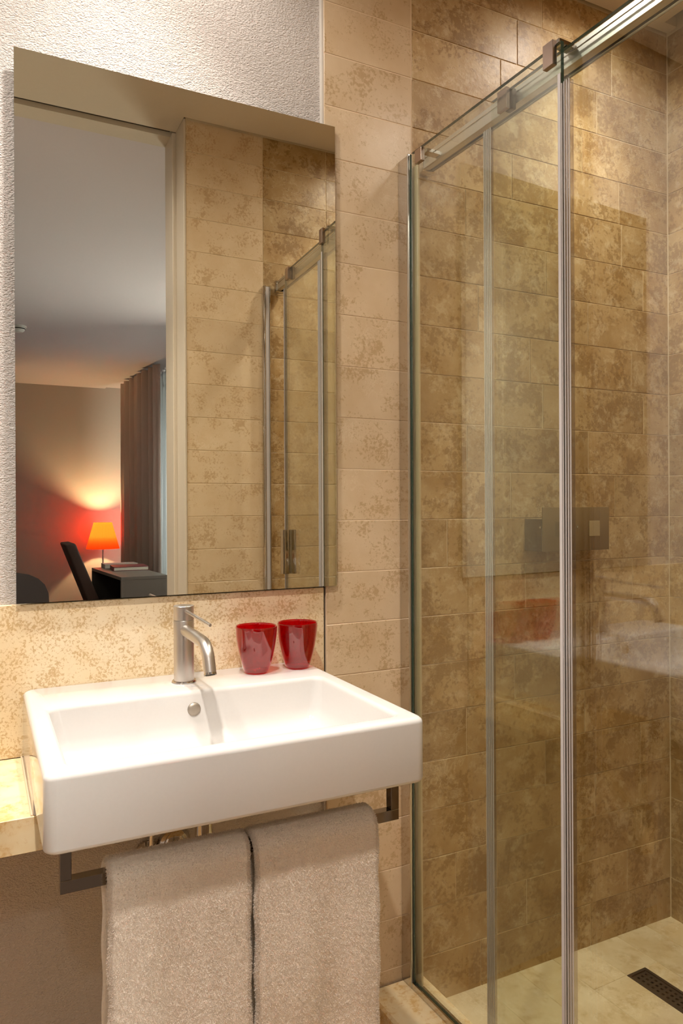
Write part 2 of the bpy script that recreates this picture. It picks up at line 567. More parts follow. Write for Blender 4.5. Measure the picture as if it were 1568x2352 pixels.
# shower side wall (far right)
wall_right = struct(box('wall_right', XR + 0.0016, XR + 0.2, YB, YW + 0.008, 0.0, CEIL + 0.2, 'grout'))
for k in ROWS:
    z0 = JOINT0 + k * PITCH
    z1 = min(z0 + PITCH, CEIL)
    ys = [YW - 0.001]
    y = YW - random.uniform(0.18, 0.45)
    while y > YO + 0.12:
        ys.append(y)
        y -= random.uniform(0.32, 0.46)
    ys.append(YO + 0.001)
    for a, b in zip(ys[:-1], ys[1:]):
        tile(wall_right, (XR, a, z0), -math.pi / 2, a - b, z1 - z0, 'shower_stone', tilt=0.003)

# wall opposite the mirror, with the doorway on its left
XD = 0.714
wall_opp = struct(box('wall_opposite', XD, XR + 0.2, YB, YO - 0.0016, 0.0, CEIL + 0.2, 'grout'))
XSO = 1.026
for k in ROWS:
    z0 = JOINT0 + k * PITCH
    z1 = min(z0 + PITCH, CEIL)
    xs = [XSO]
    x = XSO + random.choice((0.11, 0.28, 0.38))
    while x < XR - 0.1:
        xs.append(x)
        x += random.uniform(0.34, 0.46)
    xs.append(XR - 0.001)
    for a, b in zip(xs[:-1], xs[1:]):
        tile(wall_opp, (b, YO, z0), math.pi, b - a, z1 - z0, 'shower_stone', tilt=0.003)
    tile(wall_opp, (XSO, YO, z0), math.pi, XSO - XD, z1 - z0, 'pale_stone', proud=0.0003)
wall_opp2 = struct(box('wall_beside_door', XL, -0.42, YB, YO, 0.0, CEIL + 0.2, 'plaster'))
# door frame
bm = bmesh.new()
add_box(bm, 0.706, XD - 0.0004, 0.334, YO + 0.002, 0, CEIL, 0.001)
add_box(bm, 0.692, XD - 0.0004, YB - 0.006, 0.331, 0, CEIL, 0.002)
add_box(bm, -0.4196, -0.405, YB - 0.006, YO + 0.002, 0, CEIL, 0.002)
jam = struct(finish(bm, 'trim_door_frame', 'frame_paint'))
# head of the doorway with the sliding-door track
bm = bmesh.new()
add_box(bm, -0.404, 0.7055, YB - 0.004, 0.300, CEIL - 0.006, CEIL + 0.2)
head = struct(finish(bm, 'wall_door_head', 'ceiling_paint'))
tr = tag(box('door_track', -0.39, 0.688, 0.303, 0.332, CEIL + 0.012, CEIL + 0.03, 'dark_metal'), 'dark sliding-door track in the door head, seen in the mirror', 'track')
# ceiling: floats off the walls with a shadow gap; ventilation slot along the far shower wall
GP = 0.012
bm = bmesh.new()
add_box(bm, XL, 1.895, YO + GP, YW - 0.012, CEIL, CEIL + 0.03)
add_box(bm, -0.404, 0.7055, 0.334, YO + GP, CEIL, CEIL + 0.03)
add_box(bm, 1.895, XR - GP, 1.573, YW - 0.012, CEIL, CEIL + 0.03)
add_box(bm, 1.895, XR - GP, YO + GP, 0.62, CEIL, CEIL + 0.03)
ceil = struct(finish(bm, 'ceiling', 'ceiling_paint'))
struct(box('ceiling_void', XL - 0.1, XR + 0.2, YB, 1.8, CEIL + 0.14, CEIL + 0.24, 'void'))
vent = thing('ceiling_vent', 'long dark ventilation slot in the ceiling above the shower corner', 'vent', (1.9, 1.1, CEIL))
bm = bmesh.new()
add_box(bm, 1.897, XR - GP, 0.622, 1.571, CEIL + 0.085, CEIL + 0.09)
finish(bm, 'vent_back', 'void', vent)
for i in range(9):
    yy = 0.70 + i * 0.1
    box('slat', 1.898, XR - GP - 0.001, yy, yy + 0.004, CEIL + 0.05, CEIL + 0.084, 'dark_metal', vent)
shift_children(vent)

# ------------------------------------------------------------------ shower frame of reference (slightly skew to the wall)
TH = math.radians(2.3)
P0 = Vector((0.976, 1.62, 0))
# local frame: x = into the shower (t), y = away from the camera, so s = -y
def screen_thing(name, label, cat, group=None):
    return thing(name, label, cat, (P0.x, P0.y, 0), group, TH)
# parts of screen things are modelled directly in local coordinates: x = t, y = -s

# shower tray floor
DS0, DS1, DT0, DT1 = 0.172, 0.86, 0.6245, 0.6985
bm = bmesh.new()
for _b in ((0.02, DT0, -1.40, 0.06), (DT1, 1.2, -1.40, 0.06), (DT0, DT1, -DS0, 0.06), (DT0, DT1, -1.40, -DS1)):
    add_box(bm, *_b, -0.1, Z(-1.303) - 0.0016)
floor_sh = struct(finish(bm, 'floor_shower', 'grout'))
floor_sh.location = (P0.x, P0.y, 0)
floor_sh.rotation_euler = (0, 0, TH)
tx = [0.055, 0.121, 0.2465, 0.372, 0.4975, 0.6235, 0.749, 0.8745, 1.03]
ztop = Z(-1.303)
def floor_tile(a, b, s0, s1):
    w_, l_ = b - a - G, s1 - s0 - G
    if w_ <= 0 or l_ <= 0:
        return
    key = ('f', round(w_, 4), round(l_, 4))
    if key not in _tm:
        bm = bmesh.new()
        add_box(bm, 0, w_, 0, l_, -0.012, 0, 0.001)
        bmesh.ops.recalc_face_normals(bm, faces=bm.faces[:])
        me = bpy.data.meshes.new('tile')
        bm.to_mesh(me); bm.free()
        me.materials.append(M['floor_stone'])
        _tm[key] = me
    o = bpy.data.objects.new('tile', _tm[key])
    C.objects.link(o)
    o.parent = floor_sh
    o.location = (a + G / 2, -s1 + G / 2, ztop + random.uniform(-0.0003, 0.0003))
for i, (a, b) in enumerate(zip(tx[:-1], tx[1:])):
    smin = 0.004 - (a) * math.tan(0)      # the wall is skew: start tiles just at the wall
    st = [-0.035 - 0.0]
    y = [0.34, 0.52, 0.28, 0.46, 0.172, 0.172, 0.40, 0.30][i]
    st.append(y)
    while y < 1.05:
        y += 0.42
        st.append(min(y, 1.17))
    if i == 5:      # the drain lies in this row
        floor_tile(a, b, -0.035, DS0)
        floor_tile(DT1, b, DS0, DS1)
        floor_tile(a, b, DS1, 1.17)
        continue
    for s0, s1 in zip(st[:-1], st[1:]):
        floor_tile(a, b, s0, s1)

# linear drain
dr = thing('linear_drain', 'dark perforated metal linear drain in the shower floor', 'drain', (P0.x, P0.y, 0), None, TH)
bm = bmesh.new()
zt = ztop - 0.0005
add_box(bm, DT0, DT0 + 0.008, -DS1, -DS0, zt - 0.02, zt)
add_box(bm, DT1 - 0.008, DT1, -DS1, -DS0, zt - 0.02, zt)
add_box(bm, DT0 + 0.008, DT1 - 0.008, -DS0 - 0.008, -DS0, zt - 0.02, zt)
add_box(bm, DT0 + 0.008, DT1 - 0.008, -DS1, -DS1 + 0.008, zt - 0.02, zt)
finish(bm, 'frame', 'dark_metal', dr)
# grate as a lattice of bars leaving square holes
bm = bmesh.new()
gx0, gx1 = DT0 + 0.010, DT1 - 0.010
gy0, gy1 = -DS1 + 0.010, -DS0 - 0.010
hole, pitch = 0.0075, 0.0155
zb0, zb1 = zt - 0.006, zt - 0.002
nx_ = 3
x_h = [gx0 + (gx1 - gx0 - (nx_ * pitch - (pitch - hole))) / 2 + i * pitch for i in range(nx_)]
cuts = [gx0] + [c for x in x_h for c in (x, x + hole)] + [gx1]
for i in range(0, len(cuts), 2):
    add_box(bm, cuts[i], cuts[i + 1], gy0, gy1, zb0, zb1)
ny_ = int((gy1 - gy0) / pitch)
for x in x_h:
    y = gy1
    for j in range(ny_ + 1):
        y_lo = max(gy0, y - (pitch - hole))
        add_box(bm, x, x + hole, y_lo, y, zb0, zb1 - 0.0002)
        y -= pitch
        if y <= gy0:
            break
finish(bm, 'grate', 'dark_metal', dr)
box('channel', DT0 + 0.002, DT1 - 0.002, -DS1 + 0.002, -DS0 - 0.002, zt - 0.045, zt - 0.03, 'black', dr)

# threshold (stone kerb under the glass)
ZK = Z(-1.213)
bm = bmesh.new()
prof = [(-0.112, 0.0), (-0.112, ZK - 0.016), (-0.1095, ZK - 0.006), (-0.103, ZK), (0.048, ZK), (0.052, ZK - 0.004), (0.052, ztop - 0.02), (0.052, 0.0)]
va = [bm.verts.new((x, -0.006 - x * 0.04, z)) for x, z in prof]
vb = [bm.verts.new((x, -1.155 - x * 0.04, z)) for x, z in prof]
for i in range(len(prof)):
    j = (i + 1) % len(prof)
    bm.faces.new((va[i], va[j], vb[j], vb[i]))
bm.faces.new(va[::-1]); bm.faces.new(vb)
kerb = finish(bm, 'shower_kerb', 'sill_stone', None, True, 25)
kerb.location = (P0.x, P0.y, 0)
kerb.rotation_euler = (0, 0, TH)
tag(kerb, 'golden limestone kerb with rounded edge below the glass screen', 'kerb')

# ------------------------------------------------------------------ shower screen
ZT = Z(0.889)       # top of the fixed pane
def pane(name, t0, t1, s0, s1, z0, z1, parent, wall_end=False):
    """glass slab: clear faces, green edges"""
    bm = bmesh.new()
    add_box(bm, t0, t1, -s1, -s0, z0, z1)
    bm.normal_update()
    for f in bm.faces:
        n = f.normal
        f.material_index = 0 if abs(n.x) > 0.9 or (wall_end and n.y > 0.9) else 1
    return finish(bm, name, ['glass', 'glass_edge'], parent)

S1 = 0.556
fx = screen_thing('fixed_glass_panel', 'fixed clear glass shower panel standing on the kerb by the wall', 'shower panel')
pane('glass_pane', 0.0, 0.008, 0.049, S1, ZK + 0.014, ZT, fx, True)
# wall profile: polished channel along the tiled pilaster
bm = bmesh.new()
add_box(bm, -0.007, -0.002, -0.040, -0.001, ZK + 0.001, ZT - 0.004, 0.0004)
add_box(bm, -0.002, 0.011, -0.008, -0.002, ZK + 0.001, ZT - 0.03)
wp = finish(bm, 'wall_profile', 'chrome', fx)
box('profile_lip', -0.0075, -0.001, -0.0445, -0.0402, ZK + 0.001, ZT, 'satin', wp, 0.0012, 2, True)
box('gasket', -0.0008, 0.0028, -0.0478, -0.0448, ZK + 0.012, ZT - 0.002, 'glass_edge', wp)
box('inner_profile', 0.0105, 0.0155, -0.064, -0.010, ZK + 0.001, ZT - 0.03, 'pale_profile', fx, 0.0004)
# bottom channel
bm = bmesh.new()
add_box(bm, -0.006, -0.001, -S1, -0.002, ZK + 0.0005, ZK + 0.016, 0.0006)
add_box(bm, 0.0095, 0.0155, -S1, -0.066, ZK + 0.0005, ZK + 0.013, 0.0006)
finish(bm, 'bottom_channel', 'chrome', fx)
# plastic wiper seal on the free edge: ribbed
bm = bmesh.new()
add_box(bm, 0.0085, 0.0165, -S1 - 0.004, -S1 + 0.012, ZK + 0.016, ZT - 0.065)
add_box(bm, -0.0015, 0.008, -S1 - 0.024, -S1 - 0.001, ZK + 0.016, ZT - 0.085)
sl = finish(bm, 'edge_seal', 'seal', fx)
for q in (0.0035, 0.010, 0.0165, 0.0225):
    box('seal_rib', -0.0035, -0.0016, -S1 - q - 0.0016, -S1 - q, ZK + 0.016, ZT - 0.085, 'seal_rib', sl)
box('edge_band', -0.0012, 0.0002, -S1 + 0.0005, -S1 + 0.0075, ZK + 0.016, ZT - 0.062, 'seal_rib', sl)

# sliding door
D0, D1 = 0.322, 0.985
ZD = Z(0.893)
dg = screen_thing('sliding_glass_door', 'half-open clear glass sliding shower door hanging from the rail', 'shower door')
pane('glass_pane', 0.028, 0.036, D0, D1, ZK + 0.02, ZD, dg, True)
bm = bmesh.new()
add_box(bm, 0.0225, 0.028, -D0 - 0.006, -D0 + 0.019, ZK + 0.02, ZD - 0.06)
sl = finish(bm, 'edge_seal', 'seal', dg)
for q in (-0.004, 0.002, 0.0075, 0.013, 0.018):
    box('seal_rib', 0.0206, 0.0224, -D0 + q - 0.0009, -D0 + q + 0.0009, ZK + 0.02, ZD - 0.06, 'seal_rib', sl)
bm = bmesh.new()
add_box(bm, 0.0275, 0.0365, -D1 - 0.008, -D1, ZK + 0.02, ZD - 0.06)
sl = finish(bm, 'edge_seal', 'seal', dg)
box('seal_rib', 0.026, 0.038, -D1 - 0.0098, -D1 - 0.0082, ZK + 0.02, ZD - 0.06, 'seal_rib', sl)
def clip(parent, name, t0, t1, s0, s1, z0, z1):
    b = box(name, t0, t1, -s1, -s0, z0, z1, 'clip_steel', parent, 0.0006)
    return b
for s in (0.352, 0.925):
    c = clip(dg, 'roller_clip', 0.0185, 0.0278, s, s + 0.03, Z(0.850), Z(0.895))
    box('roller_block', 0.0362, 0.0495, -s - 0.026, -s - 0.006, Z(0.855), Z(0.9), 'dark_metal', c, 0.001)
# flat pull handle near the leading edge
hd = box('handle', 0.002, 0.0275, -D1 + 0.012, -D1 + 0.040, Z(-0.249), Z(-0.083), 'chrome', dg, 0.0015, 2, True)
box('handle_back', 0.0365, 0.055, -D1 + 0.012, -D1 + 0.040, Z(-0.249), Z(-0.083), 'chrome', hd, 0.0015, 2, True)

# rail
rl = screen_thing('shower_rail', 'satin aluminium sliding-door rail along the top of the glass', 'rail')
RB, RT = Z(0.868), Z(0.905)
bm = bmesh.new()
ra, rb = 0.050, 0.080
add_box(bm, ra, ra + 0.004, -1.150, -0.030, RB, RT - 0.012, 0.0006)
add_box(bm, ra + 0.002, rb - 0.003, -1.150, -0.030, RT - 0.012, RT, 0.0006)
add_box(bm, rb - 0.004, rb, -1.150, -0.030, RB, RT - 0.003, 0.0006)
add_box(bm, ra + 0.004, rb - 0.012, -1.150, -0.030, RB, RB + 0.004)
finish(bm, 'rail_body', 'satin', rl)
box('groove_line', ra - 0.0012, ra + 0.0005, -1.150, -0.030, RT - 0.0135, RT - 0.012, 'chrome', rl)
box('drip_edge', rb - 0.001, rb + 0.0008, -1.150, -0.030, RB - 0.002, RB + 0.001, 'chrome', rl)
for s in (0.082, 0.520):
    c = clip(rl, 'glass_clip', -0.012, -0.0005, s, s + 0.027, Z(0.846), Z(0.893) if s > 0.3 else Z(0.878))
    za = Z(0.872) if s < 0.3 else Z(0.8942)
    box('clip_arm', 0.0085, ra - 0.0002, -s - 0.024, -s - 0.003, za, za + 0.010, 'chrome', c, 0.001)
for nm, s0, s1 in (('end_bracket', 0.002, 0.034), ('end_bracket', 1.146, 1.163)):
    box(nm, ra - 0.004, rb + 0.003, -s1, -s0, RB - 0.006, RT + 0.004, 'chrome', rl, 0.0015, 2, True)

# strike post on the opposite wall
po = screen_thing('strike_post', 'chrome strike post at the far end of the screen, seen in the mirror', 'post')
SO = 1.168
bm = bmesh.new()
add_box(bm, -0.004, 0.028, -SO, -SO + 0.014, ZK + 0.001, Z(0.885), 0.002, 2)
add_box(bm, 0.000, 0.004, -SO + 0.014, -SO + 0.026, ZK + 0.001, Z(0.885), 0.0008)
add_box(bm, 0.020, 0.024, -SO + 0.014, -SO + 0.026, ZK + 0.001, Z(0.885), 0.0008)
finish(bm, 'post_profile', 'chrome', po, True, 30)
box('magnet_strip', 0.0045, 0.0195, -SO + 0.0145, -SO + 0.022, ZK + 0.001, Z(0.88), 'seal_rib', po)

# ------------------------------------------------------------------ backsplash, mirror
sp = tag(box('stone_backsplash', -0.70, 0.7535, YW, YP - 0.0005, Z(-0.504), Z(-0.1945), 'splash_stone', None, 0.0012), 'speckled beige limestone backsplash between the mirror and basin', 'backsplash')
box('joint_strip', 0.7537, 0.7586, YW + 0.008, YP - 0.0005, Z(-0.7), Z(-0.1945), 'black', sp)
lower = struct(box('trim_2', 0.7537, 0.7590, YW + 0.006, YP + 0.03, 0.0, Z(-0.7), 'plaster'))

mr = thing('wall_mirror', 'large frameless rectangular wall mirror above the basin', 'mirror', (0.4255, YW, Z(-0.191)))
bm = bmesh.new()
add_box(bm, 0.067, 0.784, 1.6095, 1.6145, Z(-0.1915), Z(0.930))
bm.normal_update()
for f in bm.faces:
    f.material_index = 0 if f.normal.y < -0.9 else 1
finish(bm, 'mirror_glass', ['mirror', 'mirror_edge'], mr)
box('backing_board', 0.10, 0.752, 1.6147, YP - 0.0005, Z(-0.189), Z(0.90), 'void', mr)
shift_children(mr)

# ------------------------------------------------------------------ basin
X0, X1, Y0, Y1 = 0.078, 0.7005, 1.083, YW - 0.001
ZR, ZBS = Z(-0.368), Z(-0.4815)
def rrect(x0, x1, y0, y1, r, z, n=7):
    pts = []
    for cx, cy, a0 in ((x1 - r, y1 - r, 0), (x0 + r, y1 - r, 90), (x0 + r, y0 + r, 180), (x1 - r, y0 + r, 270)):
        for i in range(n):
            a = math.radians(a0 + 90 * i / (n - 1))
            pts.append((cx + r * math.cos(a), cy + r * math.sin(a), z))
    return pts
def loft(bm, rings, cap0=True, cap1=True):
    R = [[bm.verts.new(p) for p in r] for r in rings]
    n = len(R[0])
    for a, b in zip(R[:-1], R[1:]):
        for i in range(n):
            j = (i + 1) % n
            bm.faces.new((a[i], a[j], b[j], b[i]))
    if cap0: bm.faces.new(R[0][::-1])
    if cap1: bm.faces.new(R[-1])
bs_ = thing('wash_basin', 'rectangular white ceramic wash basin on the wall below the mirror', 'basin', (0.389, 1.35, ZBS))
rings = []
rv = 0.018
for k in range(5):       # bottom edge rounding
    a = math.radians(90 * k / 4)
    e = 0.007
    ins = e * (1 - math.sin(a))
    rings.append(rrect(X0 + ins, X1 - ins, Y0 + ins, Y1 - ins * 0.2, rv, ZBS + e * (1 - math.cos(a))))
for k in range(7):       # rim rounding
    a = math.radians(90 * k / 6)
    e = 0.010
    ins = e * (1 - math.cos(a))
    rings.append(rrect(X0 + ins, X1 - ins, Y0 + ins, Y1 - ins * 0.3, rv, ZR - e * (1 - math.sin(a))))
ix0, ix1, iy0, iy1 = 0.114, 0.662, 1.118, 1.452
for k in range(6):       # inner lip
    a = math.radians(90 * k / 5)
    e = 0.009
    o_ = e * math.cos(a)
    d_ = e * (1 - math.cos(math.radians(90) - a)) if False else e * (1 - math.sin(math.radians(90) - a))
    rings.append(rrect(ix0 - e + e * math.sin(a), ix1 + e - e * math.sin(a), iy0 - e + e * math.sin(a), iy1 + e - e * math.sin(a), 0.020, ZR - e * (1 - math.cos(a))))
for d_, ins, rr in ((0.030, 0.003, 0.022), (0.060, 0.007, 0.026), (0.078, 0.012, 0.030), (0.088, 0.020, 0.035), (0.094, 0.034, 0.045), (0.0965, 0.055, 0.05), (0.0985, 0.11, 0.04)):
    rings.append(rrect(ix0 + ins, ix1 - ins, iy0 + ins, iy1 - ins, rr, ZR - d_))
bm = bmesh.new()
loft(bm, rings)
finish(bm, 'basin_body', 'ceramic', bs_, True, 60)
box('basin_underbody', X0 + 0.0002, X1 - 0.0002, 1.303, Y1, Z(-0.5043), ZBS + 0.012, 'ceramic', bs_, 0.0015, 2, True)
# overflow cover
bm = bmesh.new()
add_lathe(bm, [(0, 0.006), (0.0075, 0.0056), (0.0125, 0.0035), (0.0135, 0.0012), (0.0135, 0)], n=32)
bmesh.ops.rotate(bm, verts=bm.verts[:], cent=(0, 0, 0), matrix=Matrix.Rotation(math.radians(84), 3, 'X'))
bmesh.ops.translate(bm, verts=bm.verts[:], vec=(0.3855, 1.4495, ZR - 0.036))
ov = finish(bm, 'overflow_cover', 'matt_steel', bs_, True, 60)
lathe('drain_plug', [(0, 0.006), (0.02, 0.005), (0.026, 0.002), (0.028, 0)], (0.388, 1.30, ZR - 0.0984), 'chrome', bs_)
# tiny printed maker's mark in front of the tap: illegible row of strokes
bm = bmesh.new()
for i in range(13):
    if i in (8,):
        continue
    xx = 0.392 + i * 0.0019
    hh = random.choice((0.0018, 0.0024, 0.003))
    add_box(bm, xx, xx + 0.0009, 1.490, 1.490 + hh, ZR - 0.0001, ZR + 0.0002)
finish(bm, 'printed_mark', 'mark', bs_)
shift_children(bs_)

# ------------------------------------------------------------------ tap
FX, FY = 0.388, 1.538
tp = thing('basin_tap', 'brushed steel single-lever basin tap with curved spout', 'tap', (FX, FY, ZR))
lathe('base_ring', [(0.0, 0.0002), (0.0245, 0.0002), (0.0255, 0.002), (0.0245, 0.0042), (0.021, 0.0044)], (FX, FY, ZR), 'chrome', tp, 48)
bd = lathe('tap_body', [(0.0, 0.003), (0.0212, 0.003), (0.0212, 0.130), (0.0205, 0.1312), (0.0, 0.1312)], (FX, FY, ZR), 'steel', tp, 48)
cap = lathe('lever_cap', [(0.0, 0.1318), (0.0205, 0.1318), (0.0212, 0.1325), (0.0212, 0.1606), (0.0204, 0.1616), (0.0, 0.1616)], (FX, FY, ZR), 'steel', tp, 48)
tube('lever', [(FX, FY - 0.012, ZR + 0.1525), (FX, FY - 0.10, ZR + 0.1500), (FX, FY - 0.196, ZR + 0.1478), (FX, FY - 0.1985, ZR + 0.1477)], [0.0036, 0.0036, 0.0036, 0.0026], 'steel', cap, 16)
pth = [(FX, FY - 0.005, ZR + 0.111), (FX, FY - 0.05, ZR + 0.1105), (FX, FY - 0.11, ZR + 0.1095), (FX, FY - 0.145, ZR + 0.1085)]
cy_, cz_, rr = FY - 0.145, ZR + 0.1085 - 0.045, 0.045
for k in range(1, 9):
    a = math.radians(90 - 9.2 * k)
    pth.append((FX, cy_ - rr * math.cos(a), cz_ + rr * math.sin(a)))
last = Vector(pth[-1]); dirv = (Vector(pth[-1]) - Vector(pth[-2])).normalized()
pth.append(tuple(last + dirv * 0.022))
spt = tube('spout', pth, 0.0118, 'steel', tp, 28)
e = Vector(pth[-1])
tube('aerator', [e - dirv * 0.001, e + dirv * 0.0004], 0.0088, 'dark_metal', spt, 24)
bm = bmesh.new()
add_tube(bm, [e - dirv * 0.002, e + dirv * 0.0016], 0.0121, 28, cap=False)
add_tube(bm, [e - dirv * 0.002, e + dirv * 0.0016], 0.0092, 28, cap=False)
finish(bm, 'spout_rim', 'chrome', spt, True)
shift_children(tp)

# ------------------------------------------------------------------ red tumblers
def tumbler(loc, label, rz):
    t = thing('red_tumbler', label, 'tumbler', loc, 'red tumblers on the basin', rz)
    hgt, ro = 0.1035, 0.0465
    def rad(z):
        return 0.0265 + (ro - 0.0265) * (1 - (1 - z / hgt) ** 1.9) if z > 0 else 0.0265
    zs = [0.004 + (hgt - 0.004) * i / 22 for i in range(23)]
    prof = [(rad(z), z) for z in zs] + [(ro - 0.0006, hgt + 0.0008), (ro - 0.0016, hgt + 0.0006)] + [(rad(z) - 0.0022, z) for z in reversed(zs[3:])] + [(0.0, zs[3] - 0.001)]
    bm = bmesh.new()
    add_lathe(bm, prof, n=56)
    for v in bm.verts:                     # faint hammered waves in the glass
        if 0.01 < v.co.z < hgt - 0.012:
            a = math.atan2(v.co.y, v.co.x)
            k = 1 + 0.010 * math.sin(6 * a + 40 * v.co.z) * math.sin(v.co.z / hgt * math.pi)
            v.co.x *= k; v.co.y *= k
    finish(bm, 'bowl', 'red_glass', t, True, 60)
    bm = bmesh.new()
    add_lathe(bm, [(0.0, 0.0004), (0.0205, 0.0003), (0.0255, 0.0012), (0.0268, 0.0042), (0.0285, 0.0075), (0.0252, 0.0125), (0.0, 0.0112)], n=48)
    finish(bm, 'foot', 'red_base', t, True, 60)
    return t
tumbler((0.5545, 1.552, ZR), 'red glass tumbler nearer the tap on the basin', 0.3)
tumbler((0.6560, 1.556, ZR), 'red glass tumbler at the right corner of the basin', 1.2)

# ------------------------------------------------------------------ stone shelf left of the basin
shelf = tag(box('stone_shelf', -0.70, 0.752, 1.300, YW - 0.0005, Z(-0.562), Z(-0.5045), 'sill_stone', None, 0.0005), 'thick limestone shelf left of the wash basin', 'shelf')
box('sealant', X0 - 0.004, X0 - 0.0001, 1.302, YW - 0.001, Z(-0.506), Z(-0.5015), 'grout_pale', shelf, 0.001)
# ------------------------------------------------------------------ waste pipe
wpz = thing('waste_trap', 'chrome waste pipe and trap below the basin', 'pipe', (0.43, 1.42, Z(-0.75)))
lathe('tailpipe', [(0, 0), (0.017, 0), (0.017, 0.30), (0, 0.30)], (0.390, 1.395, Z(-0.5635) - 0.30), 'chrome', wpz, 32)
lathe('bottle', [(0, 0), (0.030, 0), (0.033, 0.01), (0.033, 0.12), (0.018, 0.13)], (0.390, 1.395, Z(-0.95)), 'chrome', wpz, 32)
bm = bmesh.new()
add_lathe(bm, [(0, 0.022), (0.02, 0.022), (0.034, 0.012), (0.038, 0)], n=32)
bmesh.ops.rotate(bm, verts=bm.verts[:], cent=(0, 0, 0), matrix=Matrix.Rotation(math.radians(90), 3, 'X'))
bmesh.ops.translate(bm, verts=bm.verts[:], vec=(0.387, YP - 0.001, Z(-0.748)))
finish(bm, 'wall_flange', 'chrome', wpz, True)
tube('outlet_pipe', [(0.387, YP - 0.01, Z(-0.748)), (0.388, 1.56, Z(-0.752)), (0.389, 1.49, Z(-0.80)), (0.390, 1.42, Z(-0.86))], 0.016, 'chrome', wpz, 24)
shift_children(wpz)
vl = thing('angle_valve', 'small chrome angle valve on the wall under the basin', 'valve', (0.33, 1.6, Z(-0.60)))
bm = bmesh.new()
add_lathe(bm, [(0, 0.05), (0.010, 0.05), (0.010, 0.012), (0.026, 0.008), (0.026, 0)], n=24)
bmesh.ops.rotate(bm, verts=bm.verts[:], cent=(0, 0, 0), matrix=Matrix.Rotation(math.radians(90), 3, 'X'))
bmesh.ops.translate(bm, verts=bm.verts[:], vec=(0.327, YP - 0.001, Z(-0.755)))
finish(bm, 'valve_body', 'chrome', vl, True)
tube('hose', [(0.327, YP - 0.045, Z(-0.752)), (0.327, 1.58, Z(-0.70)), (0.335, 1.57, Z(-0.64)), (0.345, 1.56, Z(-0.5645))], 0.005, 'steel', vl, 12)
shift_children(vl)

# ------------------------------------------------------------------ towel bar
BX0, BX1, BY0, BY1, BZ = 0.104, 0.6775, 1.140, 1.158, Z(-0.564)
tb = thing('towel_bar', 'chrome square-section towel bar hanging under the basin', 'towel bar', (0.39, 1.15, BZ))
bm = bmesh.new()
add_box(bm, BX0, BX1, BY0, BY1, BZ, BZ + 0.019, 0.0006)
finish(bm, 'bar', 'dimmed_chrome', tb)
for x in (BX0, BX1 - 0.016):
    b = box('bracket', x, x + 0.016, BY0, BY1, BZ + 0.0192, ZBS - 0.0003, 'dimmed_chrome', tb, 0.0006)
shift_children(tb)

